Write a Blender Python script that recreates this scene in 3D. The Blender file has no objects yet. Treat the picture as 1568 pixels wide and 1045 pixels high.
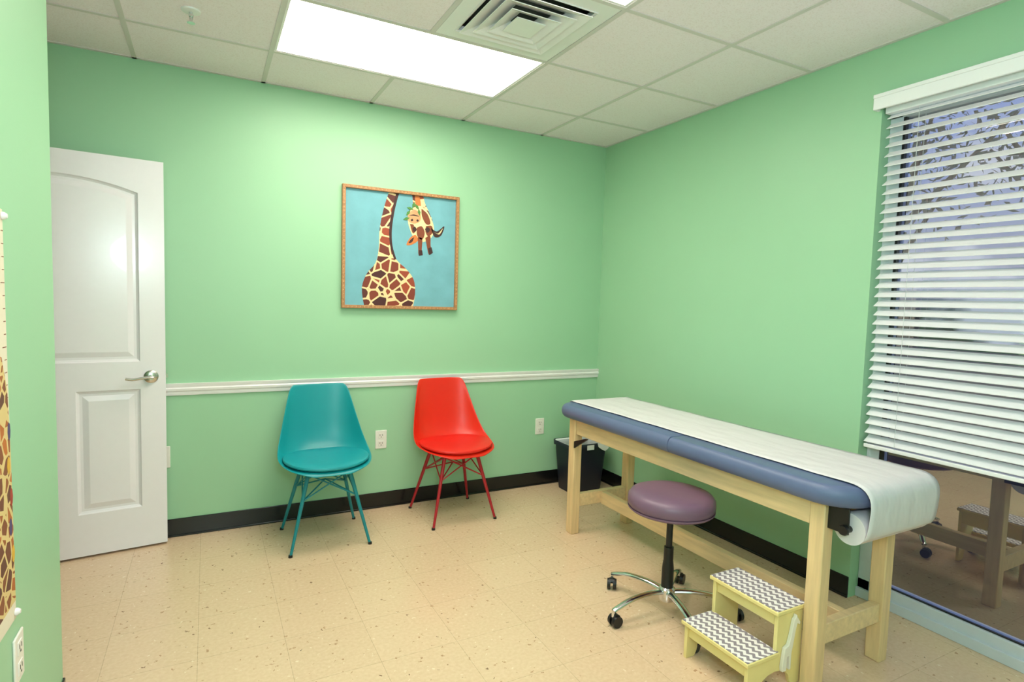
import bpy, bmesh, math, random
from mathutils import Vector, Matrix
random.seed(3)
S=bpy.context.scene
C=bpy.context.collection
try:
    S.view_settings.view_transform='Standard'
    S.view_settings.look='None'
    S.view_settings.exposure=0.0
except Exception as e: print(e)
H=2.56; XR=2.69; YB=3.62; XL=-0.42; YF=-0.75

# ------------------------------------------------------------ materials
def srgb(r,g,b):
    f=lambda c:(c/255/12.92) if c/255<=0.04045 else ((c/255+0.055)/1.055)**2.4
    return (f(r),f(g),f(b),1)
class NT:
    def __init__(s,name):
        s.m=bpy.data.materials.new(name); s.m.use_nodes=True
        s.t=s.m.node_tree; s.n=s.t.nodes; s.b=s.n['Principled BSDF']
    def new(s,typ,**k):
        n=s.n.new(typ)
        for a,v in k.items(): setattr(n,a,v)
        return n
    def l(s,a,b): s.t.links.new(a,b)
    def math(s,op,a,b=None):
        n=s.new('ShaderNodeMath',operation=op)
        for i,v in enumerate((a,b)):
            if v is None: continue
            if isinstance(v,(int,float)): n.inputs[i].default_value=v
            else: s.l(v,n.inputs[i])
        return n.outputs[0]
    def mix(s,f,a,b):
        n=s.new('ShaderNodeMix',data_type='RGBA')
        if isinstance(f,(int,float)): n.inputs[0].default_value=f
        else: s.l(f,n.inputs[0])
        for i,v in ((6,a),(7,b)):
            if isinstance(v,tuple): n.inputs[i].default_value=v
            else: s.l(v,n.inputs[i])
        return n.outputs[2]
    def coord(s): return s.new('ShaderNodeTexCoord').outputs['Object']
def mat(name,col,rough=0.5,metal=0,noise=0.06,nscale=30,bump=0.0,bscale=200,coat=0,stretch=None,spec=None,bdist=0.002):
    M=NT(name); b=M.b
    co=M.coord()
    if stretch:
        mp=M.new('ShaderNodeMapping'); mp.inputs['Scale'].default_value=stretch
        M.l(co,mp.inputs[0]); co=mp.outputs[0]
    nz=M.new('ShaderNodeTexNoise'); nz.inputs['Scale'].default_value=nscale; nz.inputs['Detail'].default_value=4
    M.l(co,nz.inputs['Vector'])
    dark=tuple(c*(1-noise*2) for c in col[:3])+(1,)
    lite=tuple(min(1,c*(1+noise*2)) for c in col[:3])+(1,)
    M.l(M.mix(nz.outputs['Fac'],dark,lite),b.inputs['Base Color'])
    b.inputs['Roughness'].default_value=rough; b.inputs['Metallic'].default_value=metal
    b.inputs['Coat Weight'].default_value=coat
    if spec is not None: b.inputs['Specular IOR Level'].default_value=spec
    if bump:
        n2=M.new('ShaderNodeTexNoise'); n2.inputs['Scale'].default_value=bscale; M.l(co,n2.inputs['Vector'])
        bp=M.new('ShaderNodeBump'); bp.inputs['Strength'].default_value=bump; bp.inputs['Distance'].default_value=bdist
        M.l(n2.outputs['Fac'],bp.inputs['Height']); M.l(bp.outputs[0],b.inputs['Normal'])
    return M.m
def emis(name,col,st):
    M=NT(name); b=M.b
    b.inputs['Base Color'].default_value=(.8,.8,.8,1)
    b.inputs['Emission Color'].default_value=col; b.inputs['Emission Strength'].default_value=st
    return M.m

m_wall=mat('green_wall_paint',srgb(162,207,171),0.42,noise=0.012,nscale=3,bump=0.10,bscale=260,spec=0.4)
m_white=mat('white_semi_gloss',srgb(244,239,242),0.3,noise=0.01)
m_door=mat('door_white_paint',srgb(242,236,244),0.22,noise=0.008,coat=0.2)
m_black=mat('black_vinyl_base',srgb(20,20,22),0.22,noise=0.05)
m_blackpl=mat('black_plastic',srgb(20,20,22),0.4,noise=0.05)
m_chrome=mat('chrome',(.75,.75,.77,1),0.12,1,noise=0.01)
m_nickel=mat('satin_nickel',(.62,.59,.54,1),0.25,1,noise=0.01)
m_alu=mat('window_aluminium',srgb(214,220,232),0.4,0.1,noise=0.02)
m_pine=mat('pine_wood',srgb(232,197,150),0.45,noise=0.13,nscale=6,stretch=(9,9,0.9))
m_pineH=mat('pine_wood_rail',srgb(232,199,154),0.45,noise=0.13,nscale=6,stretch=(9,0.9,9))
m_vinyl=mat('slate_blue_vinyl',srgb(94,106,144),0.42,noise=0.03,bump=0.15,bscale=500)
m_paper=mat('exam_paper',srgb(222,216,222),0.7,noise=0.02,nscale=8,bump=0.55,bscale=9,stretch=(1.6,.7,1),bdist=.012)
m_mauve=mat('mauve_vinyl',srgb(118,88,113),0.38,noise=0.03,bump=0.1,bscale=500)
m_teal=mat('teal_plastic',srgb(14,146,156),0.35,noise=0.01)
m_tealc=mat('teal_cushion',srgb(22,152,164),0.45,noise=0.02)
m_tealm=mat('teal_metal',srgb(22,130,142),0.35,noise=0.01)
m_red=mat('red_plastic',srgb(228,40,20),0.35,noise=0.01)
m_redc=mat('red_cushion',srgb(232,36,26),0.45,noise=0.02)
m_redm=mat('red_metal',srgb(172,28,42),0.35,noise=0.01)
m_yel=mat('pale_yellow_paint',srgb(242,220,152),0.45,noise=0.02)
m_navy=mat('navy_plastic',srgb(16,20,40),0.45,noise=0.03)
m_liner=mat('bin_liner',srgb(235,235,240),0.35,noise=0.02)
m_dark=mat('dark_cavity',srgb(84,82,78),0.8,noise=0.02)
m_grid=mat('ceiling_grid_metal',srgb(222,211,213),0.45,noise=0.01)
m_out=mat('outlet_plastic',srgb(240,234,228),0.35,noise=0.005)
m_slot=mat('outlet_slots',srgb(70,66,60),0.6,noise=0.01)
m_blind=mat('blind_white_faux_wood',srgb(248,246,252),0.4,noise=0.01)
m_cord=mat('blind_cord',srgb(220,222,228),0.8,noise=0.02)
m_frame=mat('picture_frame_wood',srgb(178,126,84),0.5,noise=0.3,nscale=90)
m_light=emis('fluorescent_lens',(1.0,0.935,0.78,1),12.5)
# ceiling tile
def ceil_mat():
    M=NT('acoustic_tile'); co=M.coord()
    n=M.new('ShaderNodeTexNoise'); n.inputs['Scale'].default_value=160; n.inputs['Detail'].default_value=5; M.l(co,n.inputs['Vector'])
    r=M.new('ShaderNodeValToRGB'); r.color_ramp.elements[0].position=.3; r.color_ramp.elements[1].position=.5
    r.color_ramp.elements[0].color=srgb(244,226,234); r.color_ramp.elements[1].color=srgb(254,239,249)
    M.l(n.outputs['Fac'],r.inputs[0]); M.l(r.outputs[0],M.b.inputs['Base Color'])
    M.b.inputs['Roughness'].default_value=.9
    bp=M.new('ShaderNodeBump'); bp.inputs['Strength'].default_value=.3; bp.inputs['Distance'].default_value=.002
    M.l(n.outputs['Fac'],bp.inputs['Height']); M.l(bp.outputs[0],M.b.inputs['Normal'])
    return M.m
m_ceil=ceil_mat()
def floor_mat():
    M=NT('vinyl_composition_tile'); co=M.coord()
    mp=M.new('ShaderNodeMapping'); mp.inputs['Location'].default_value=(0.04,0.1,0); M.l(co,mp.inputs[0])
    br=M.new('ShaderNodeTexBrick',offset=0.0,offset_frequency=1,squash=1.0)
    br.inputs['Scale'].default_value=1; br.inputs['Brick Width'].default_value=.3048; br.inputs['Row Height'].default_value=.3048
    br.inputs['Mortar Size'].default_value=.0012; br.inputs['Mortar Smooth'].default_value=.3; br.inputs['Bias'].default_value=0
    br.inputs['Color1'].default_value=srgb(223,191,160); br.inputs['Color2'].default_value=srgb(219,186,155)
    br.inputs['Mortar'].default_value=srgb(188,156,126)
    M.l(mp.outputs[0],br.inputs['Vector'])
    col=br.outputs['Color']
    n=M.new('ShaderNodeTexNoise'); n.inputs['Scale'].default_value=70; n.inputs['Detail'].default_value=6; M.l(co,n.inputs['Vector'])
    f=M.new('ShaderNodeMapRange'); f.inputs[1].default_value=.35; f.inputs[2].default_value=.7; M.l(n.outputs['Fac'],f.inputs[0])
    col=M.mix(M.math('MULTIPLY',f.outputs[0],.45),col,srgb(238,211,182))
    # chips
    nd=M.new('ShaderNodeTexNoise'); nd.inputs['Scale'].default_value=80; M.l(co,nd.inputs['Vector'])
    dm=M.mix(.03,co,nd.outputs['Color'])
    for sc,th,sel,c in ((34,.14,.86,srgb(112,70,48)),(55,.22,.86,srgb(176,130,98)),(21,.07,.86,srgb(66,44,38)),(60,.2,.88,srgb(242,222,198))):
        v=M.new('ShaderNodeTexVoronoi'); v.inputs['Scale'].default_value=sc
        m2=M.new('ShaderNodeMapping'); m2.inputs['Scale'].default_value=(1,1,0.0) ; m2.inputs['Rotation'].default_value=(0,0,sc)
        M.l(dm,m2.inputs[0]); M.l(m2.outputs[0],v.inputs['Vector'])
        sx=M.new('ShaderNodeSeparateColor'); M.l(v.outputs['Color'],sx.inputs[0])
        a=M.math('LESS_THAN',v.outputs['Distance'],th); b=M.math('GREATER_THAN',sx.outputs[0],sel)
        col=M.mix(M.math('MULTIPLY',M.math('MULTIPLY',a,b),.8),col,c)
    M.l(col,M.b.inputs['Base Color'])
    M.b.inputs['Roughness'].default_value=.24
    M.b.inputs['Specular IOR Level'].default_value=.5
    return M.m
m_floor=floor_mat()
def chevron_mat():
    M=NT('chevron_fabric'); co=M.coord(); s=M.new('ShaderNodeSeparateXYZ'); M.l(co,s.inputs[0])
    tri=M.math('PINGPONG',s.outputs[1],.0135)
    v=M.math('ADD',s.outputs[0],tri); fr=M.math('FRACT',M.math('MULTIPLY',v,1/.030))
    M.l(M.mix(M.math('GREATER_THAN',fr,.5),srgb(146,136,146),srgb(242,236,236)),M.b.inputs['Base Color'])
    M.b.inputs['Roughness'].default_value=.7
    return M.m
m_chev=chevron_mat()
def giraffe_mat(name,scale,w,c1,c2,c3,off=(0,0,0)):
    M=NT(name); co=M.coord()
    mp=M.new('ShaderNodeMapping'); mp.inputs['Location'].default_value=off; M.l(co,mp.inputs[0])
    v=M.new('ShaderNodeTexVoronoi',feature='DISTANCE_TO_EDGE'); v.inputs['Scale'].default_value=scale
    v2=M.new('ShaderNodeTexVoronoi'); v2.inputs['Scale'].default_value=scale
    M.l(mp.outputs[0],v.inputs['Vector']); M.l(mp.outputs[0],v2.inputs['Vector'])
    s=M.new('ShaderNodeSeparateColor'); M.l(v2.outputs['Color'],s.inputs[0])
    patch=M.mix(s.outputs[0],c2,c3)
    M.l(M.mix(M.math('LESS_THAN',v.outputs['Distance'],w),patch,c1),M.b.inputs['Base Color'])
    M.b.inputs['Roughness'].default_value=.6
    return M.m
m_gir=giraffe_mat('giraffe_coat_print',17,.085,srgb(240,210,160),srgb(70,30,34),srgb(165,70,44))
m_gir2=giraffe_mat('giraffe_chart_print',26,.10,srgb(228,200,140),srgb(96,56,52),srgb(196,110,48))

# ------------------------------------------------------------ geometry helpers
def empty(name,loc=(0,0,0),rz=0):
    e=bpy.data.objects.new(name,None); e.location=loc; e.rotation_euler=(0,0,rz); e.empty_display_size=.1
    C.objects.link(e); return e
def obj(name,verts,faces,m,parent=None,smooth=False,bevel=0,seg=2,sub=0,solid=0):
    me=bpy.data.meshes.new(name); me.from_pydata([tuple(v) for v in verts],[],faces); me.update()
    bm=bmesh.new(); bm.from_mesh(me); bmesh.ops.recalc_face_normals(bm,faces=bm.faces); bm.to_mesh(me); bm.free()
    o=bpy.data.objects.new(name,me); C.objects.link(o)
    if m: me.materials.append(m)
    if parent: o.parent=parent
    if solid:
        k=o.modifiers.new('s','SOLIDIFY'); k.thickness=solid; k.offset=0
    if bevel:
        k=o.modifiers.new('b','BEVEL'); k.width=bevel; k.segments=seg; k.limit_method='ANGLE'; k.angle_limit=math.radians(40)
    if sub:
        k=o.modifiers.new('ss','SUBSURF'); k.levels=sub; k.render_levels=sub
    if smooth or bevel or sub:
        for p in me.polygons: p.use_smooth=True
        if (smooth and not sub) or bevel:
            try:
                me.set_sharp_from_angle(angle=math.radians(35))
            except Exception: pass
    return o
BF=[(0,1,2,3),(4,7,6,5),(0,4,5,1),(1,5,6,2),(2,6,7,3),(3,7,4,0)]
def bv(x0,x1,y0,y1,z0,z1):
    return [(x0,y0,z0),(x1,y0,z0),(x1,y1,z0),(x0,y1,z0),(x0,y0,z1),(x1,y0,z1),(x1,y1,z1),(x0,y1,z1)]
def box(name,x0,x1,y0,y1,z0,z1,m,parent=None,bevel=0,seg=2):
    return obj(name,bv(x0,x1,y0,y1,z0,z1),BF,m,parent,bevel=bevel,seg=seg)
def boxes(name,L,m,parent=None,bevel=0):
    V=[];F=[]
    for b in L:
        k=len(V); V+=bv(*b); F+=[tuple(i+k for i in f) for f in BF]
    return obj(name,V,F,m,parent,bevel=bevel)
def lathe(name,prof,m,parent=None,loc=(0,0,0),axis='z',n=48,smooth=True):
    V=[];F=[]
    for r,z in prof:
        for i in range(n):
            a=2*math.pi*i/n; V.append((r*math.cos(a),r*math.sin(a),z))
    for j in range(len(prof)-1):
        for i in range(n):
            a=j*n+i;b=j*n+(i+1)%n; F.append((a,b,b+n,a+n))
    F.append(tuple(range(n-1,-1,-1))); F.append(tuple((len(prof)-1)*n+i for i in range(n)))
    o=obj(name,V,F,m,parent,smooth=smooth)
    R={'z':Matrix(),'y':Matrix.Rotation(-math.pi/2,4,'X'),'x':Matrix.Rotation(math.pi/2,4,'Y')}[axis]
    o.data.transform(Matrix.Translation(loc)@R)
    return o
def rod(name,p,q,r0,r1,m,parent=None,n=14):
    p=Vector(p);q=Vector(q);d=q-p;L=d.length
    R=d.to_track_quat('Z','Y').to_matrix().to_4x4()
    V=[];F=[]
    for r,z in ((r0,0),(r1,L)):
        for i in range(n):
            a=2*math.pi*i/n; V.append((r*math.cos(a),r*math.sin(a),z))
    for i in range(n): F.append((i,(i+1)%n,n+(i+1)%n,n+i))
    F.append(tuple(range(n-1,-1,-1))); F.append(tuple(range(n,2*n)))
    o=obj(name,V,F,m,parent,smooth=True); o.data.transform(Matrix.Translation(p)@R); return o
def tube(name,pts,r,m,parent=None,n=10,flat=1.0,radii=None):
    pts=[Vector(p) for p in pts]; V=[];F=[]
    for k,p in enumerate(pts):
        t=(pts[min(k+1,len(pts)-1)]-pts[max(k-1,0)]).normalized()
        s=t.cross(Vector((0,0,1)))
        if s.length<1e-4: s=Vector((1,0,0))
        s.normalize(); u=s.cross(t)
        rr=radii[k] if radii else r
        for i in range(n):
            a=2*math.pi*i/n; V.append(p+s*rr*math.cos(a)+u*rr*flat*math.sin(a))
    for k in range(len(pts)-1):
        for i in range(n):
            a=k*n+i;b=k*n+(i+1)%n; F.append((a,b,b+n,a+n))
    F.append(tuple(range(n-1,-1,-1))); F.append(tuple((len(pts)-1)*n+i for i in range(n)))
    return obj(name,V,F,m,parent,smooth=True)
def prism(name,poly,d0,d1,m,parent=None,plane='xz',bevel=0):
    f={'xz':lambda a,b,d:(a,d,b),'xy':lambda a,b,d:(a,b,d),'yz':lambda a,b,d:(d,a,b)}[plane]
    n=len(poly); V=[f(a,b,d0) for a,b in poly]+[f(a,b,d1) for a,b in poly]
    F=[tuple(range(n)),tuple(range(2*n-1,n-1,-1))]+[(i,(i+1)%n,n+(i+1)%n,n+i) for i in range(n)]
    return obj(name,V,F,m,parent,bevel=bevel)
def interp(pts,n):
    out=[]
    P=[Vector(p) for p in pts]
    for i in range(len(P)-1):
        p0=P[max(i-1,0)];p1=P[i];p2=P[i+1];p3=P[min(i+2,len(P)-1)]
        for k in range(n):
            t=k/n
            out.append(0.5*((2*p1)+(-p0+p2)*t+(2*p0-5*p1+4*p2-p3)*t*t+(-p0+3*p1-3*p2+p3)*t**3))
    out.append(P[-1]); return out
def inset(poly,d):
    n=len(poly);out=[]
    area=sum(poly[i][0]*poly[(i+1)%n][1]-poly[(i+1)%n][0]*poly[i][1] for i in range(n))
    s=1 if area>0 else -1
    for i in range(n):
        a=Vector(poly[i-1]);b=Vector(poly[i]);c=Vector(poly[(i+1)%n])
        e1=(b-a).normalized();e2=(c-b).normalized()
        n1=Vector((-e1.y,e1.x))*s;n2=Vector((-e2.y,e2.x))*s
        m=(n1+n2).normalized(); k=d/max(.3,m.dot(n1)); out.append(tuple(b+m*k))
    return out
def rrect(x0,x1,y0,y1,r,n=8):
    P=[]
    for cx,cy,a0 in ((x1-r,y1-r,0),(x0+r,y1-r,90),(x0+r,y0+r,180),(x1-r,y0+r,270)):
        for i in range(n+1):
            a=math.radians(a0+90*i/n); P.append((cx+r*math.cos(a),cy+r*math.sin(a)))
    return P

# ------------------------------------------------------------ room shell
XA=-1.14   # alcove wall
box('floor',XA-.1,XR+.12,YF-.1,YB+.1,-.08,0,m_floor)
box('wall_back',XA-.1,XR+.2,YB,YB+.12,0,H+.2,m_wall)
WY0,WY1=-0.35,1.57
boxes('wall_right',[(XR,XR+.2,WY1,YB,0,H+.2),(XR,XR+.2,WY0,WY1,2.30,H+.2),(XR,XR+.2,YF-.1,WY0,0,H+.2)],m_wall)
box('wall_left',XL-.5,XL,YF,2.235,0,H+.2,m_wall)
boxes('wall_alcove',[(XA-.1,XA,2.235,2.47,0,H+.2),(XA-.1,XA,3.42,YB,0,H+.2),(XA-.1,XA,2.47,3.42,2.06,H+.2),(XA,XL-.5,2.135,2.235,0,H+.2),(XA-1.2,XA-1.1,2.2,3.6,0,H)],m_wall)
boxes('wall_hallway',[(XA-1.2,XA-.1,2.2,2.3,0,H),(XA-1.2,XA-.1,3.55,3.65,0,H),(XA-1.2,XA-.1,2.2,3.65,H-.3,H),(XA-1.2,XA-.1,2.2,3.65,-.08,0)],m_wall)
box('wall_front',XL-.5,XR+.2,YF-.1,YF,0,H+.2,m_wall)
boxes('trim_door_casing',[(XA-.105,XA+.012,2.41,2.47,0,2.12),(XA-.105,XA+.012,3.42,3.48,0,2.12),(XA-.105,XA+.012,2.47,3.42,2.06,2.12)],m_white,bevel=.003)
# baseboards
def cove(name,L): return boxes(name,L,m_black,bevel=.003)
cove('baseboard_back',[(XA+.01,XR-.006,YB-.006,YB,0,.102),(XA+.01,XR-.006,YB-.012,YB,0,.012)])
cove('baseboard_right',[(XR-.006,XR,WY1,YB,0,.102),(XR-.012,XR,WY1,YB,0,.012)])
cove('baseboard_left',[(XL,XL+.006,YF,2.241,0,.102),(XL-.5,XL+.006,2.235,2.241,0,.102)])
# chair rail
prof=[(0,0),(-.010,0),(-.012,.008),(-.012,.020),(-.019,.026),(-.021,.038),(-.016,.044),(-.020,.056),(-.022,.066),(0,.066)]
V=[];F=[];n=len(prof)
for x in (XA+.02,XR):
    V+=[(x,YB+a,.796+b) for a,b in prof]
F=[tuple(range(n)),tuple(range(2*n-1,n-1,-1))]+[(i,(i+1)%n,n+(i+1)%n,n+i) for i in range(n)]
obj('trim_chair_rail',V,F,m_white)

# ceiling tiles / grid
gx=[XA]+[x for x in [.286+.61*k for k in range(-2,4)]]+[XR]
gy=[YF]+[3.14-.605*k for k in range(6,-1,-1)]+[YB]
gx=[g for g in gx if g>=XA]; gy=sorted(set([round(g,4) for g in gy if YF<=g<=YB]))
def isin(cx,cy,r): return r[0]<cx<r[1] and r[2]<cy<r[3]
L1=(.286,1.506,2.535,3.14); L2=(.286,1.506,1.325,1.93); VN=(.896,1.506,1.93,2.535)
T=[]
for i in range(len(gx)-1):
    for j in range(len(gy)-1):
        cx=(gx[i]+gx[i+1])/2; cy=(gy[j]+gy[j+1])/2
        if any(isin(cx,cy,r) for r in (L1,L2,VN)): continue
        T.append((gx[i]+.001,gx[i+1]-.001,gy[j]+.001,gy[j+1]-.001,H,H+.016))
boxes('ceiling',T+[(XA-.1,XR+.2,YF-.1,YB+.1,H+.2,H+.25)],m_ceil)
W=.011
g=[]
for x in gx[1:-1]:
    g.append((x-W,x+W,YF,YB,H-.004,H+.0))
for y in gy[1:-1]:
    g.append((XA,XR,y-W,y+W,H-.0035,H+.0))
g2=[]
for b in g:
    if abs((b[0]+b[1])/2-.896)<.01 and b[3]-b[2]>1:
        g2+= [(b[0],b[1],YF,1.325,b[4],b[5]),(b[0],b[1],1.93,2.535,b[4],b[5]),(b[0],b[1],3.14,YB,b[4],b[5])]
    else: g2.append(b)
g2+=[(XA,XR,YB-.02,YB,H-.004,H),(XR-.02,XR,YF,YB,H-.0045,H),(XL,XL+.02,YF,2.235,H-.0045,H)]
boxes('trim_ceiling_grid',g2,m_grid)
for r in (L1,L2):
    e=empty('ceiling_light_panel')
    x0,x1,y0,y1=r
    box('lens',x0+.022,x1-.022,y0+.022,y1-.022,H+.004,H+.008,m_light,e)
    boxes('housing',[(x0+.012,x0+.022,y0+.012,y1-.012,H-.001,H+.09),(x1-.022,x1-.012,y0+.012,y1-.012,H-.001,H+.09),
        (x0+.022,x1-.022,y0+.012,y0+.022,H-.001,H+.09),(x0+.022,x1-.022,y1-.022,y1-.012,H-.001,H+.09),(x0+.022,x1-.022,y0+.022,y1-.022,H+.08,H+.09)],m_white,e)
# diffuser
e=empty('ceiling_air_diffuser',((VN[0]+VN[1])/2,(VN[2]+VN[3])/2,H))
def sqring(name,a0,z0,a1,z1,m,th=.003):
    V=[];
    for a,z in ((a0,z0),(a1,z1)):
        V+=[(-a,-a,z),(a,-a,z),(a,a,z),(-a,a,z)]
    F=[(i,(i+1)%4,4+(i+1)%4,4+i) for i in range(4)]
    return obj(name,V,F,m,e,solid=th)
sqring('face_frame',.292,-.001,.215,-.001,m_white)
sqring('neck_lip',.225,-.006,.218,.02,m_white)
sqring('louver_outer',.210,-.018,.128,.014,m_white)
sqring('louver_middle',.164,-.022,.085,.010,m_white)
sqring('louver_inner',.116,-.026,.045,.006,m_white)
box('center_plate',-.068,.068,-.068,.068,-.030,-.026,m_white,e)
box('duct_boot',-.29,.29,-.285,.285,.06,.07,m_dark,e)
sqring('duct_sides',.29,.0,.29,.065,m_dark)
# sprinkler
e=empty('fire_sprinkler',(-.054,2.89,H))
lathe('escutcheon',[(.001,0),(.038,0),(.036,-.006),(.022,-.010),(.001,-.010)],m_white,e)
lathe('stem',[(.008,-.008),(.008,-.026),(.004,-.026),(.004,-.045),(.001,-.045)],m_chrome,e)
rod('frame_arm_a',(.009,0,-.018),(.003,0,-.05),.002,.002,m_chrome,e); rod('frame_arm_b',(-.009,0,-.018),(-.003,0,-.05),.002,.002,m_chrome,e)
lathe('deflector',[(.001,-.05),(.016,-.05),(.016,-.053),(.001,-.053)],m_chrome,e)

# ------------------------------------------------------------ window
e=empty('window_1',(0,0,0))
GX=2.79
fr=[(GX-.03,GX+.04,WY1-.055,WY1,0,2.30),(GX-.03,GX+.04,WY0,WY0+.055,0,2.30),(GX-.03,GX+.04,WY0,WY1,0,.09),(GX-.03,GX+.04,WY0,WY1,2.24,2.30),
    (GX-.045,GX-.03,WY0,WY1,0,.045)]
boxes('frame',fr,m_alu,e,bevel=.002)
boxes('glazing_gasket',[(GX-.026,GX-.004,WY1-.066,WY1-.0552,.0905,2.2395),(GX-.026,GX-.004,WY0+.0552,WY0+.064,.0905,2.2395),(GX-.014,GX-.004,WY0+.064,WY1-.066,.0905,.096)],m_blackpl,e)
M=NT('window_glass')
out=M.n['Material Output']; tr=M.new('ShaderNodeBsdfTransparent'); tr.inputs[0].default_value=(.72,.76,.82,1)
gl=M.new('ShaderNodeBsdfGlossy'); gl.inputs['Roughness'].default_value=0.0; gl.inputs[0].default_value=(.97,.91,.85,1)
lw=M.new('ShaderNodeFresnel'); lw.inputs[0].default_value=1.5
fac=M.math('ADD',lw.outputs[0],.33)
mx=M.new('ShaderNodeMixShader'); M.l(fac,mx.inputs[0]); M.l(tr.outputs[0],mx.inputs[1]); M.l(gl.outputs[0],mx.inputs[2]); M.l(mx.outputs[0],out.inputs[0])
obj('glass',[(GX,WY0+.05,.085),(GX,WY1-.05,.085),(GX,WY1-.05,2.25),(GX,WY0+.05,2.25)],[(0,1,2,3)],M.m,e)
# blinds
e=empty('window_blinds')
BX=2.728
V=[];F=[]
zt=2.245;zb=.775;N=36
tilt=math.radians(33)
for k in range(N):
    z=zt-(zt-zb)*k/(N-1)
    w=.0255;t=.0014
    cx,sz=math.cos(tilt),math.sin(tilt)
    y0=WY0+.015;y1=WY1-.014+random.uniform(-.002,.002)
    base=len(V)
    for y in (y0,y1):
        for a,b in ((-w,-t),(w,-t),(w,t),(-w,t)):
            V.append((BX+a*cx-b*sz,y,z+a*sz+b*cx))
    F+=[(base,base+1,base+2,base+3),(base+7,base+6,base+5,base+4)]+[(base+i,base+4+i,base+4+(i+1)%4,base+(i+1)%4) for i in range(4)]
obj('slats',V,F,m_blind,e)
box('bottom_rail',BX-.025,BX+.025,WY0+.015,WY1-.014,.735,.752,m_blind,e,bevel=.003)
box('head_rail',BX-.028,BX+.03,WY0+.01,WY1-.01,2.255,2.297,m_blind,e)
boxes('valance',[(2.650,2.662,WY0-.02,WY1+.018,2.268,2.335),(2.662,XR-.001,WY1+.006,WY1+.018,2.268,2.335),(2.646,2.651,WY0-.02,WY1+.018,2.318,2.335)],m_blind,e,bevel=.002)
cords=[]
for y in (1.42,.93,.44,-.05):
    for x in (BX-.026,BX+.026):
        cords.append((x-.0008,x+.0008,y-.0008,y+.0008,.75,2.26))
boxes('ladder_cords',cords,m_cord,e)

# exterior
m_ground=mat('exterior_mulch',srgb(52,36,28),.9,noise=.3,nscale=4)
box('exterior_ground',XR+.22,30,-25,40,-.25,-.12,m_ground)
m_bark=mat('tree_bark',srgb(80,62,48),.9,noise=.2)
m_leaf=mat('tree_leaf',srgb(70,92,66),.7,noise=.25,nscale=3)
for tx,ty,th in ((9.0,5.0,4.6),(10.5,3.4,5.2),(12,7.5,5.5)):
    e=empty('tree',(tx,ty,-.12))
    rod('trunk',(0,0,0),(.1,0,th*.7),.14,.07,m_bark,e)
    for k in range(5):
        a=k*1.3; rod('branch_%d'%k,(.08,0,th*.45+k*.15),(.08+math.cos(a)*1.3,math.sin(a)*1.3,th*.75+k*.2),.05,.02,m_bark,e)
    V=[];F=[]
    for k in range(1100):
        d=Vector((random.gauss(0,1),random.gauss(0,1),random.gauss(0,1))).normalized()*random.random()**.4
        c=Vector((0,0,th*.85))+Vector((d.x*1.9,d.y*1.9,d.z*1.5))
        u=Vector((random.gauss(0,1),random.gauss(0,1),random.gauss(0,1))).normalized(); w=u.orthogonal().normalized()
        s=random.uniform(.05,.10); b=len(V)
        V+=[c-u*s,c-w*s*.5,c+u*s,c+w*s*.5]; F.append((b,b+1,b+2,b+3))
    obj('foliage',V,F,m_leaf,e)

# ------------------------------------------------------------ door
ang=math.atan2(3.53-3.437,-.196+1.06)
e=empty('door_1',(-1.06,3.437,0),ang)
DW=.868;t=.036
def arch(x0,x1,zc,rise,n=16):
    return [(x0+(x1-x0)*i/n, zc+rise*(1-(2*i/n-1)**2)) for i in range(n+1)]
x0,x1=.113,DW-.113
boxes('stiles_and_rails',[(0,x0,0,t,.012,2.03),(x1,DW,0,t,.012,2.03),(x0,x1,0,t,.012,.227),(x0,x1,0,t,.854,.997),((x0+x1)/2-.05,(x0+x1)/2+.05,0,t,.227,.854)],m_door,e)
A=arch(x0,x1,1.86,.055)
prism('top_rail',A+[(x1,2.03),(x0,2.03)],0,t,m_door,e)
def dpanel(name,poly):
    rings=[(0,0),(.006,.006),(.014,.010),(.026,.010),(.048,.003),(.052,.002)]
    V=[];n=len(poly)
    for d,y in rings:
        V+=[(a,y,b) for a,b in inset(poly,d)]
    F=[]
    for k in range(len(rings)-1):
        for i in range(n):
            a=k*n+i;b=k*n+(i+1)%n;F.append((a,b,b+n,a+n))
    F.append(tuple((len(rings)-1)*n+i for i in range(n)))
    o=obj(name,V,F,m_door,e)
mid=(x0+x1)/2
dpanel('upper_panel',[(x0,.997),(x1,.997)]+A[::-1])
dpanel('lower_panel_a',[(x0,.227),(mid-.05,.227),(mid-.05,.854),(x0,.854)])
dpanel('lower_panel_b',[(mid+.05,.227),(x1,.227),(x1,.854),(mid+.05,.854)])
box('core',x0,x1,.016,.030,.2,1.95,m_door,e)
hx=DW-.066
rod('spindle',(hx,0,.916),(hx,-.05,.916),.011,.011,m_nickel,e)
lathe('rose_plate',[(.001,-.012),(.024,-.012),(.033,-.006),(.034,0),(.001,0)],m_nickel,e,(hx,0,.916),'y')
tube('lever',interp([(hx+.012,-.050,.916),(hx,-.053,.918),(hx-.04,-.052,.915),(hx-.08,-.050,.909),(hx-.112,-.046,.914)],6),.009,m_nickel,e,flat=.8)
box('latch_plate',DW-.001,DW+.0015,.006,.030,.888,.945,m_nickel,e)
box('latch_bolt',DW,DW+.011,.012,.024,.905,.927,m_nickel,e)
for i,z in enumerate((.25,1.05,1.82)):
    rod('hinge_%d'%i,(-.006,.002,z-.045),(-.006,.002,z+.045),.007,.007,m_nickel,e)

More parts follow.
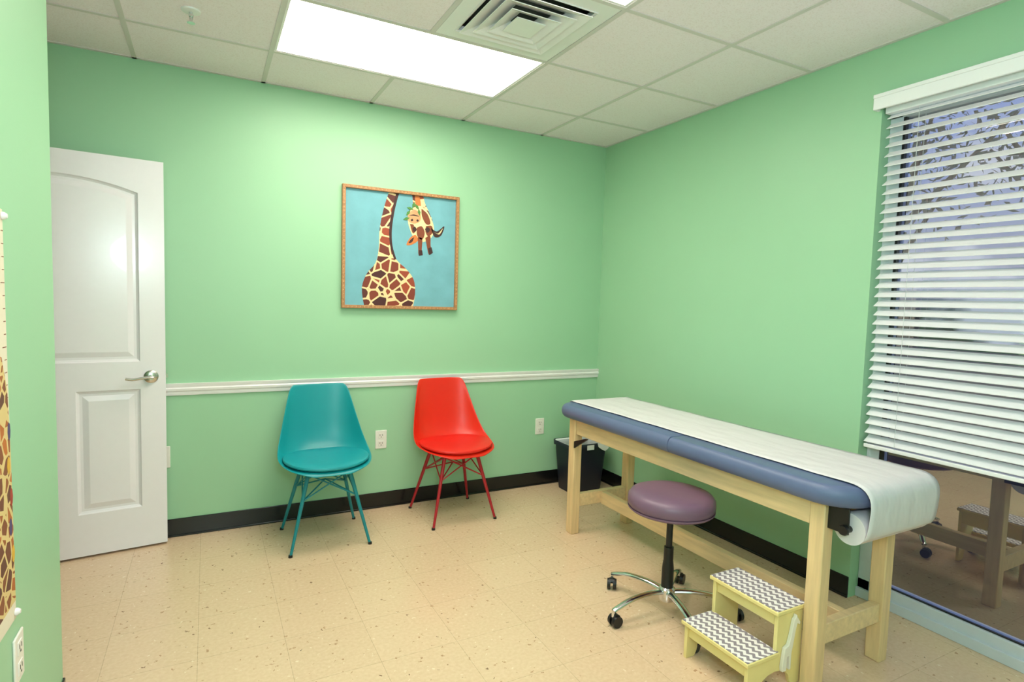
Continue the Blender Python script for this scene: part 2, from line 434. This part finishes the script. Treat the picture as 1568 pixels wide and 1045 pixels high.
# ------------------------------------------------------------ outlets
def outlet(loc,rz=0):
    e=empty('wall_outlet',loc,rz)
    box('cover_plate',-.037,.037,-.006,0,-.06,.06,m_out,e,bevel=.003)
    for s in (-1,1):
        box('receptacle_%d'%(s+1),-.017,.017,-.008,-.005,s*.026-.017,s*.026+.017,m_out,e,bevel=.002)
        boxes('slots_%d'%(s+1),[(-.009,-.006,-.0086,-.007,s*.026-.002,s*.026+.009),(.006,.009,-.0086,-.007,s*.026-.002,s*.026+.009),(-.003,.003,-.0086,-.007,s*.026-.012,s*.026-.007)],m_slot,e)
outlet((.987,YB,.45)); outlet((2.18,YB,.445)); outlet((-.222,YB,.455)); outlet((XL,1.76,.45),math.pi/2)

# ------------------------------------------------------------ painting
e=empty('framed_giraffe_painting',(.725,YB,1.296))
PW,PH=.762,.751
fw=.020
def fbar(name,poly): prism(name,poly,-.030,-.001,m_frame,e,bevel=.002)
fbar('frame_bottom',[(0,0),(PW,0),(PW-fw,fw),(fw,fw)]); fbar('frame_top',[(0,PH),(fw,PH-fw),(PW-fw,PH-fw),(PW,PH)])
fbar('frame_side_a',[(0,0),(fw,fw),(fw,PH-fw),(0,PH)]); fbar('frame_side_b',[(PW,0),(PW,PH),(PW-fw,PH-fw),(PW-fw,fw)])
V=[];F=[]
for k in range(30):
    for (a,b) in ((PW*(k+.5)/30,fw/2),(PW*(k+.5)/30,PH-fw/2),(fw/2,PH*(k+.5)/30),(PW-fw/2,PH*(k+.5)/30)):
        q=len(V);r=.004;V+=[(a-r,-.0305,b-r),(a+r,-.0305,b-r),(a+r,-.0305,b+r),(a-r,-.0305,b+r)];F.append((q,q+1,q+2,q+3))
obj('frame_inlay',V,F,mat('frame_inlay_wood',srgb(198,150,104),.5,noise=.2,nscale=60),e)
m_canvas=mat('canvas_sky_blue',srgb(116,174,190),.7,noise=.10,nscale=9,bump=.2,bscale=300)
box('canvas',fw*.9,PW-fw*.9,-.012,-.008,fw*.9,PH-fw*.9,m_canvas,e)
def paint(name,pts,m,layer,ip=0):
    P=[(max(fw,min(PW-fw,s*PW)),max(fw,min(PH-fw,(1-t)*PH))) for s,t in pts]
    y=-.0122-layer*.0004
    obj(name,[(a,y,b) for a,b in P],[tuple(range(len(P)))],m,e)
def sm(pts,n=4):
    return [tuple(v)[:2] for v in interp([(a,b,0) for a,b in pts],n)]
pc=lambda n,*c: mat('paint_'+n,srgb(*c),.6,noise=.1,nscale=40)
m_or=pc('orange',206,118,60);m_cr=pc('cream',240,214,166);m_dk=pc('dark_brown',62,30,32);m_gn=pc('leaf_green',80,134,62);m_br=pc('brown',132,64,40);m_pk=pc('tan',222,160,116)
left=sm([(.385,0),(.335,.17),(.305,.338),(.30,.50),(.274,.62),(.205,.71),(.165,.83),(.185,.985)])
right=sm([(.60,.985),(.618,.86),(.603,.745),(.54,.66),(.45,.58),(.415,.467),(.408,.33),(.43,.165),(.465,0)])
paint('giraffe_body',left+right,m_gir,1)
paint('giraffe_mane',sm([(.44,.02),(.40,.20),(.385,.34),(.395,.47),(.43,.58)])+sm([(.45,.58),(.415,.467),(.408,.33),(.43,.165),(.465,.02)]),m_dk,2)
paint('giraffe_chin_neck',sm([(.575,.0),(.66,.0),(.69,.08),(.73,.16),(.76,.24),(.66,.26),(.60,.17),(.575,.0)]),m_gir,1)
paint('giraffe_neck_orange',sm([(.60,.02),(.635,.02),(.655,.10),(.64,.15),(.61,.11),(.60,.02)]),m_or,2)
# the hanging head, slightly enlarged about its own centre
def hd(name,pts,m,layer,smooth=True):
    q=[(.655+(a-.655)*1.10,.25+(b-.25)*1.08) for a,b in pts]
    paint(name,sm(q) if smooth else q,m,layer)
hd('giraffe_head',[(.575,.15),(.64,.12),(.70,.15),(.75,.23),(.765,.31),(.735,.375),(.665,.405),(.605,.375),(.570,.31),(.552,.23),(.575,.15)],m_cr,3)
hd('giraffe_jaw_patch',[(.66,.14),(.71,.18),(.735,.25),(.70,.26),(.665,.20),(.66,.14)],m_br,4)
hd('giraffe_cheek_patch',[(.70,.275),(.745,.27),(.755,.32),(.72,.355),(.695,.32),(.70,.275)],m_br,4)
hd('giraffe_forehead',[(.625,.295),(.665,.28),(.69,.33),(.67,.385),(.63,.36),(.625,.295)],m_br,4)
hd('giraffe_side_patch',[(.570,.27),(.60,.275),(.61,.33),(.59,.335),(.570,.27)],m_br,4)
hd('giraffe_muzzle',[(.553,.19),(.60,.155),(.65,.18),(.65,.24),(.60,.265),(.555,.245),(.553,.19)],m_pk,5)
hd('giraffe_nostril',[(.575,.235),(.59,.228),(.595,.242),(.58,.248),(.575,.235)],m_dk,6)
hd('giraffe_nostril_b',[(.62,.235),(.632,.228),(.64,.24),(.626,.247),(.62,.235)],m_dk,6)
hd('giraffe_mouth',[(.56,.205),(.60,.192),(.645,.205),(.60,.203),(.56,.205)],m_dk,6)
hd('giraffe_ear_a',[(.74,.285),(.79,.31),(.85,.262),(.825,.34),(.77,.355),(.74,.285)],m_dk,4)
hd('giraffe_ear_a_inner',[(.765,.315),(.80,.325),(.838,.28),(.81,.333),(.765,.315)],m_cr,5)
hd('giraffe_ear_b',[(.615,.35),(.575,.375),(.545,.435),(.59,.43),(.64,.39),(.615,.35)],m_or,4)
hd('giraffe_ear_b_inner',[(.605,.37),(.58,.39),(.562,.42),(.59,.41),(.605,.37)],m_dk,5)
hd('giraffe_horn_a',[(.635,.37),(.67,.38),(.668,.47),(.672,.50),(.645,.51),(.640,.47),(.635,.37)],m_br,4)
hd('giraffe_horn_b',[(.695,.37),(.735,.35),(.74,.43),(.757,.48),(.728,.50),(.712,.45),(.695,.37)],m_br,4)
hd('giraffe_horn_tip_a',[(.643,.47),(.672,.47),(.677,.51),(.645,.515)],m_dk,5,False)
hd('giraffe_horn_tip_b',[(.720,.45),(.748,.44),(.760,.485),(.730,.505)],m_dk,5,False)
hd('giraffe_eye_a',[(.690,.30),(.712,.282),(.733,.30),(.712,.328),(.690,.30)],m_dk,6)
hd('giraffe_eye_b',[(.590,.305),(.608,.287),(.625,.31),(.605,.331),(.590,.305)],m_dk,6)
for i,(a,b,r) in enumerate(((.62,.12,.9),(.545,.18,2.2),(.56,.14,.2),(.64,.165,1.4),(.53,.23,2.8),(.59,.11,1.9))):
    c,s=math.cos(r),math.sin(r); q=[(-.032,0),(0,-.013),(.032,0),(0,.013)]
    paint('leaf_%d'%i,[(a+x*c-y*s,b+x*s+y*c) for x,y in q],m_gn,7)

# ------------------------------------------------------------ growth chart on left wall
e=empty('growth_chart_poster',(XL,0,0))
m_cp=mat('chart_paper',srgb(236,224,206),.6,noise=.02)
prism('chart_sheet',[(1.50,1.545),(1.50,.565),(1.755,.555),(1.74,1.54)],.001,.0025,m_cp,e,plane='yz')
prism('chart_giraffe',[(1.58,1.15),(1.55,.60),(1.752,.60),(1.748,.95),(1.735,1.12),(1.70,1.20),(1.63,1.22)],.0026,.0032,m_gir2,e,plane='yz')
L=[]
for k in range(30):
    z=.62+.03*k; L.append((.0026,.0030,1.725 if k%5 else 1.712,1.74,z,z+.002))
boxes('chart_ticks',L,m_br,e)
cc=[pc('chart_purple',86,70,120),pc('chart_yellow',226,176,60),pc('chart_red',170,60,50)]
for i,(y,z) in enumerate(((1.738,1.02),(1.728,.94),(1.742,.86),(1.73,.79),(1.744,.72))):
    prism('chart_motif_%d'%i,[(y+.011*math.cos(t*math.pi/4),z+.022*math.sin(t*math.pi/4)) for t in range(8)],.0033,.0036,cc[i%3],e,plane='yz')
for i,(y,z) in enumerate(((1.735,1.525),(1.748,.572),(1.51,.58),(1.51,1.53))):
    lathe('pin_%d'%i,[(.001,0),(.009,0),(.009,.004),(.005,.010),(.001,.010)],m_white,e,(.003,y,z),'x',n=16)

# ------------------------------------------------------------ exam table
e=empty('exam_table')
PX0,PX1,PY0,PY1=1.838,2.42,1.09,2.875
ZT=.770;ZB=.695
def pad(name,y0,y1,near,far):
    n=10;P=[]
    r=.15
    def corner(cx,cy,a0,rr):
        return [(cx+rr*math.cos(math.radians(a0+90*i/n)),cy+rr*math.sin(math.radians(a0+90*i/n))) for i in range(n+1)]
    rf=.10
    P+=(corner(PX1-rf,y1-rf,0,rf)+corner(PX0+rf,y1-rf,90,rf)) if far else [(PX1,y1),(PX0,y1)]
    P+=(corner(PX0+r,y0+r,180,r)+corner(PX1-r,y0+r,270,r)) if near else [(PX0,y0),(PX1,y0)]
    rings=[]
    Rv=(ZT-ZB)/2
    for k in range(13):
        a=math.pi*k/12-math.pi/2
        ins=Rv*.75*(1-math.cos(a)); z=(ZT+ZB)/2+Rv*math.sin(a)
        rings.append((ins,z))
    rings.append((.06,ZT+.002))
    V=[];m=len(P)
    for d,z in rings:
        Q=inset(P,d) if d>.0001 else P
        if not near: Q=[(a,b if b>y0+.07 else y0+min(d,.05)*.16) for a,b in Q]
        if not far: Q=[(a,b if b<y1-.07 else y1-min(d,.05)*.16) for a,b in Q]
        V+=[(a,b,z) for a,b in Q]
    F=[]
    for k in range(len(rings)-1):
        for i in range(m):
            a=k*m+i;b=k*m+(i+1)%m;F.append((a,b,b+m,a+m))
    F.append(tuple(range(m-1,-1,-1)));F.append(tuple((len(rings)-1)*m+i for i in range(m)))
    obj(name,V,F,m_vinyl,e,smooth=True)
pad('pad_foot_section',PY0,1.925,True,False); pad('pad_head_section',1.927,PY1,False,True)
# pine frame
legs=[(1.897,1.950,1.205,1.262),(2.297,2.35,1.205,1.262),(1.890,1.943,2.735,2.795),(2.297,2.35,2.735,2.795)]
for i,(a,b,c,d) in enumerate(legs): box('leg_%d'%(i+1),a,b,c,d,0,.69,m_pine,e,bevel=.004)
boxes('side_rails',[(1.900,1.925,1.262,2.735,.600,.694),(2.322,2.347,1.262,2.735,.600,.694)],m_pineH,e,bevel=.003)
boxes('end_rails',[(1.950,2.297,1.215,1.24,.60,.694),(1.943,2.297,2.76,2.785,.60,.694)],m_pineH,e,bevel=.003)
boxes('cross_stretchers',[(1.950,2.297,1.215,1.25,.16,.235),(1.943,2.297,2.745,2.78,.16,.235)],m_pineH,e,bevel=.003)
box('center_stretcher',2.105,2.143,1.25,2.745,.155,.23,m_pineH,e,bevel=.003)
box('deck',1.905,2.342,1.215,2.79,.682,.694,m_pineH,e)
prism('knee_brace',[(2.735,.52),(2.735,.56),(2.625,.60),(2.605,.60)],1.885,1.896,m_blackpl,e,plane='yz')
# paper
def sheet(name,pts,xa,xb,m,nx=16):
    V=[];F=[]
    for j,(y,z) in enumerate(pts):
        for i in range(nx+1):
            u=i/nx; x=xa+(xb-xa)*u
            w=.0012*math.sin(u*9+j*.35)+.0009*math.sin(u*17-j*.22)
            V.append((x,y,z+abs(w)))
    for j in range(len(pts)-1):
        for i in range(nx): a=j*(nx+1)+i;F.append((a,a+1,a+nx+2,a+nx+1))
    return obj(name,V,F,m,e,smooth=True,solid=.0012)
pp=[(2.874,.745),(2.87,.765),(2.85,.778)]+[(2.83-(2.83-1.15)*k/30,.7765) for k in range(31)]+[(1.12,.773),(1.095,.762),(1.078,.74),(1.073,.71),(1.074,.68),(1.077,.645),(1.083,.610),(1.095,.588)]
pp=[(a.x,a.y) for a in interp([(y,z,0) for y,z in pp],2)]
sheet('paper_sheet',pp,1.935,2.36,m_paper)
RY,RZ=1.143,.618
lathe('paper_roll',[(.018,0),(.055,0),(.055,.400),(.018,.400)],m_paper,e,(1.940,RY,RZ),'x')
rod('roll_spindle',(1.915,RY,RZ),(2.37,RY,RZ),.012,.012,m_blackpl,e)
boxes('roll_brackets',[(1.915,1.921,RY-.012,RY+.065,RZ-.015,RZ+.076),(2.364,2.370,RY-.012,RY+.065,RZ-.015,RZ+.076)],m_blackpl,e,bevel=.002)
lathe('roll_knob',[(.001,0),(.016,0),(.018,.006),(.016,.014),(.001,.014)],m_blackpl,e,(1.901,RY,RZ),'x',n=20)

# ------------------------------------------------------------ rolling stool
e=empty('rolling_stool',(1.80,1.845,0))
cu=[(.001,.470),(.150,.470),(.176,.475),(.185,.487),(.188,.505),(.186,.526),(.174,.543),(.150,.552),(.10,.556),(.001,.557)]
lathe('seat_cushion',cu,m_mauve,e,n=64)
lathe('seat_piping',[(.150,.466),(.178,.469),(.187,.477),(.187,.483),(.178,.477)],m_mauve,e,n=64)
lathe('seat_plate',[(.001,.460),(.10,.460),(.10,.470),(.001,.470)],m_blackpl,e)
lathe('gas_lift',[(.001,.27),(.014,.27),(.014,.46),(.001,.46)],m_blackpl,e,n=24)
lathe('column',[(.001,.07),(.026,.07),(.026,.20),(.024,.22),(.021,.24),(.021,.30),(.001,.30)],m_blackpl,e,n=28)
lathe('hub',[(.001,.060),(.034,.060),(.038,.075),(.036,.112),(.028,.120),(.001,.120)],m_chrome,e,n=28)
tube('height_lever',[(.02,0,.445),(.10,-.02,.44),(.15,-.03,.435)],.004,m_blackpl,e)
for k,a in enumerate((107,179,251,323,35)):
    a=math.radians(a);c,s=math.cos(a),math.sin(a)
    pts=interp([(.02*c,.02*s,.098),(.10*c,.10*s,.105),(.20*c,.20*s,.098),(.27*c,.27*s,.078),(.292*c,.292*s,.070)],5)
    tube('arm_%d'%k,pts,.014,m_chrome,e,n=14,flat=.6,radii=[.018-.006*i/(len(pts)-1) for i in range(len(pts))])
    cx,cy=.292*c,.292*s
    rod('caster_stem_%d'%k,(cx,cy,.045),(cx,cy,.075),.007,.007,m_chrome,e)
    wa=a+.6+k; wx,wy=math.cos(wa),math.sin(wa)
    ox,oy=cx-wy*.012,cy+wx*.012
    for q,sg in enumerate((-1,1)):
        p0=(ox+wx*sg*.006,oy+wy*sg*.006,.026);p1=(ox+wx*sg*.022,oy+wy*sg*.022,.026)
        rod('wheel_%d_%d'%(k,q),p0,p1,.026,.024,m_blackpl,e,n=24)
    tube('caster_hood_%d'%k,[(ox-wx*.012,oy-wy*.012,.042),(ox+wx*.012,oy+wy*.012,.042)],.018,m_blackpl,e,n=12,flat=.7)

# ------------------------------------------------------------ step stool
e=empty('step_stool')
def side(name,y0,y1):
    P=[(1.632,0),(1.632,.133),(1.775,.133),(1.775,.283),(1.912,.283),(1.912,0),(1.868,0)]
    for i in range(9):
        a=math.pi*i/8; P.append((1.772+.085*math.cos(a),.02+.055*math.sin(a)))
    P+=[(1.676,0)]
    prism(name,P,y0,y1,m_yel,e,bevel=.002)
side('side_panel_a',1.272,1.287); side('side_panel_b',1.553,1.568)
boxes('step_boards',[(1.620,1.785,1.264,1.576,.133,.148),(1.762,1.924,1.264,1.576,.283,.298)],m_yel,e,bevel=.003)
boxes('chevron_tops',[(1.624,1.781,1.268,1.572,.148,.1505),(1.766,1.920,1.268,1.572,.298,.3005)],m_chev,e)
boxes('aprons',[(1.640,1.652,1.287,1.553,.085,.133),(1.785,1.797,1.287,1.553,.235,.283),(1.898,1.910,1.287,1.553,.215,.283)],m_yel,e,bevel=.002)
gp=[(.012,0),(.022,0),(.024,.050),(.034,.052),(.036,0),(.046,0),(.046,.060),(.052,.085),(.062,.14),(.070,.165),(.082,.158),(.086,.166),(.070,.186),(.064,.198),(.060,.186),(.052,.180),(.040,.125),(.030,.092),(.010,.084),(.006,.060),(.0,.02),(.002,0)]
m_gw=mat('giraffe_cutout_white',srgb(240,232,222),.5,noise=.03)
prism('giraffe_cutout',[(1.795+a,.075+b) for a,b in gp],1.258,1.2715,m_gw,e,bevel=.0015)
prism('giraffe_cutout_b',[(1.795+a,.075+b) for a,b in gp],1.5685,1.582,m_gw,e,bevel=.0015)

# ------------------------------------------------------------ waste bin
e=empty('waste_bin',(2.43,3.435,0))
def ring_lo(name,specs,m,r=.03,solid=0,cap=True,n=6):
    V=[];F=[]
    for hx_,hy_,z in specs: 
        P=rrect(-hx_,hx_,-hy_,hy_,r,n); V+=[(a,b,z) for a,b in P]
    mm=len(P)
    for k in range(len(specs)-1):
        for i in range(mm): a=k*mm+i;b=k*mm+(i+1)%mm;F.append((a,b,b+mm,a+mm))
    if cap: F.append(tuple(range(mm-1,-1,-1)))
    return obj(name,V,F,m,e,smooth=True,solid=solid)
ring_lo('bin_body',[(.135,.085,.002),(.137,.087,.01),(.162,.108,.325),(.172,.118,.327),(.173,.119,.358)],m_navy,solid=.004)
ring_lo('bin_liner_inside',[(.168,.114,.352),(.165,.111,.357),(.158,.104,.350),(.145,.095,.25)],m_liner,solid=.001,cap=False)
prism('liner_fold_a',[(-.165,.362),(-.10,.362),(-.105,.325),(-.118,.285),(-.132,.31),(-.15,.335)],-.125,-.122,m_liner,e)
prism('liner_fold_b',[(.06,.362),(.165,.362),(.16,.315),(.13,.295),(.10,.31),(.07,.33)],-.125,-.122,m_liner,e)
prism('label',[(-.03,.350),(.03,.350),(.03,.315),(-.03,.315)],-.125,-.123,m_liner,e)

# ------------------------------------------------------------ shell chairs
def shell_chair(loc,rz,mp,mc,mm):
    e=empty('molded_shell_chair',loc,rz)
    Cn=[(-.238,.418),(-.222,.436),(-.17,.440),(-.10,.436),(-.02,.430),(.07,.430),(.135,.448),(.178,.50),(.200,.58),(.215,.67),(.230,.76),(.240,.82),(.244,.845)]
    Ed=[(.10,-.232,.418),(.165,-.212,.436),(.213,-.165,.446),(.238,-.10,.456),(.252,-.03,.466),(.252,.025,.485),(.243,.07,.52),(.229,.105,.57),(.214,.135,.63),(.198,.162,.695),(.181,.19,.765),(.168,.21,.815),(.150,.228,.842)]
    nu=14;V=[];F=[]
    for j in range(len(Cn)):
        cy,cz=Cn[j];ex,ey,ez=Ed[j]
        for i in range(nu+1):
            u=2*i/nu-1;f=abs(u)**2.6
            V.append((ex*math.sin(u*math.pi/2)*(.25)+ex*u*.75,cy+(ey-cy)*f,cz+(ez-cz)*f))
    for j in range(len(Cn)-1):
        for i in range(nu): a=j*(nu+1)+i;F.append((a,a+1,a+nu+2,a+nu+1))
    o=obj('seat_shell',V,F,mp,e,solid=.006,sub=2)
    # cushion
    V=[];F=[];n=40
    rings=[(0.90,.436),(1.0,.446),(1.012,.453),(1.0,.460),(.93,.465),(.6,.466),(.2,.464)]
    for s,z in rings:
        for i in range(n):
            a=2*math.pi*i/n;cx_=math.cos(a);sy=math.sin(a)
            x=.226*s*math.copysign(abs(cx_)**.85,cx_); y=-.035+.198*s*math.copysign(abs(sy)**.85,sy)
            V.append((x,y,z+.014*(x/.2)**2+(.010 if y>.08 else 0)*min(1,(y-.08)/.06 if y>.08 else 0)))
    for k in range(len(rings)-1):
        for i in range(n): a=k*n+i;b=k*n+(i+1)%n;F.append((a,b,b+n,a+n))
    F.append(tuple(range(n-1,-1,-1)));F.append(tuple((len(rings)-1)*n+i for i in range(n)))
    obj('seat_cushion',V,F,mc,e,smooth=True)
    top=[(sx*.105,sy*.105-.01,.425) for sx,sy in ((-1,-1),(1,-1),(1,1),(-1,1))]
    ft=[(sx*.207,sy*.200,.0) for sx,sy in ((-1,-1),(1,-1),(1,1),(-1,1))]
    box('mount_plate',-.12,.12,-.125,.105,.412,.422,mm,e,bevel=.003)
    at=lambda i,z: tuple(Vector(ft[i]).lerp(Vector(top[i]),z/.425))
    for i in range(4):
        rod('leg_%d'%(i+1),at(i,.004),at(i,.425),.0075,.012,mm,e)
        lathe('foot_%d'%(i+1),[(.001,0),(.011,0),(.010,.012),(.001,.012)],m_blackpl,e,(ft[i][0],ft[i][1],0),n=16)
        j=(i+1)%4
        rod('brace_%d_a'%i,at(i,.27),at(j,.405),.004,.004,mm,e); rod('brace_%d_b'%i,at(j,.27),at(i,.405),.004,.004,mm,e)
    for i in (0,1): rod('cross_brace_%d'%i,at(i,.27),(0,0,.335),.004,.004,mm,e);rod('cross_brace_b%d'%i,at(i+2,.27),(0,0,.335),.004,.004,mm,e)
shell_chair((.582,3.287,0),0,m_teal,m_tealc,m_tealm)
shell_chair((1.375,3.335,0),math.radians(2),m_red,m_redc,m_redm)

# ------------------------------------------------------------ photographer's flash (behind/above the viewpoint)
ld=bpy.data.lights.new('camera_flash','POINT'); ld.energy=60; ld.color=(.78,.89,1.0); ld.shadow_soft_size=.18
lo=bpy.data.objects.new('camera_flash',ld); lo.location=(.1,-.2,1.75); C.objects.link(lo)

# ------------------------------------------------------------ world
w=bpy.data.worlds.new('dusk_sky'); S.world=w; w.use_nodes=True
nt=w.node_tree; bg=nt.nodes['Background']
tc=nt.nodes.new('ShaderNodeTexCoord'); sp=nt.nodes.new('ShaderNodeSeparateXYZ'); rp=nt.nodes.new('ShaderNodeValToRGB')
nt.links.new(tc.outputs['Generated'],sp.inputs[0]); nt.links.new(sp.outputs[2],rp.inputs[0])
el=rp.color_ramp.elements
el[0].position=0.0; el[0].color=(.05,.05,.06,1); el[1].position=.6; el[1].color=(.20,.32,.80,1)
x=el.new(.03); x.color=(.34,.38,.52,1); x=el.new(.25); x.color=(.36,.48,.90,1)
nz=nt.nodes.new('ShaderNodeTexNoise'); nz.inputs['Scale'].default_value=9; nz.inputs['Detail'].default_value=6
nt.links.new(tc.outputs['Generated'],nz.inputs['Vector'])
mr=nt.nodes.new('ShaderNodeMapRange'); mr.inputs[1].default_value=.54; mr.inputs[2].default_value=.64; nt.links.new(nz.outputs['Fac'],mr.inputs[0])
mx=nt.nodes.new('ShaderNodeMix'); mx.data_type='RGBA'; nt.links.new(mr.outputs[0],mx.inputs[0]); nt.links.new(rp.outputs[0],mx.inputs[6]); mx.inputs[7].default_value=(.75,.8,.95,1)
nt.links.new(mx.outputs[2],bg.inputs[0]); bg.inputs[1].default_value=1.1

# ------------------------------------------------------------ camera
cd=bpy.data.cameras.new('camera'); cam=bpy.data.objects.new('camera',cd); C.objects.link(cam)
cd.sensor_width=36; cd.lens=20.16; cd.clip_start=.02; cd.clip_end=200
f=Vector((.4689,.8806,-.0674)).normalized(); up=Vector((.0053,.0722,.9973)); r=f.cross(up).normalized(); up=r.cross(f).normalized()
R=Matrix((r,up,-f)).transposed().to_4x4()
cam.matrix_world=Matrix.Translation((0,0,1.36))@R
S.camera=cam
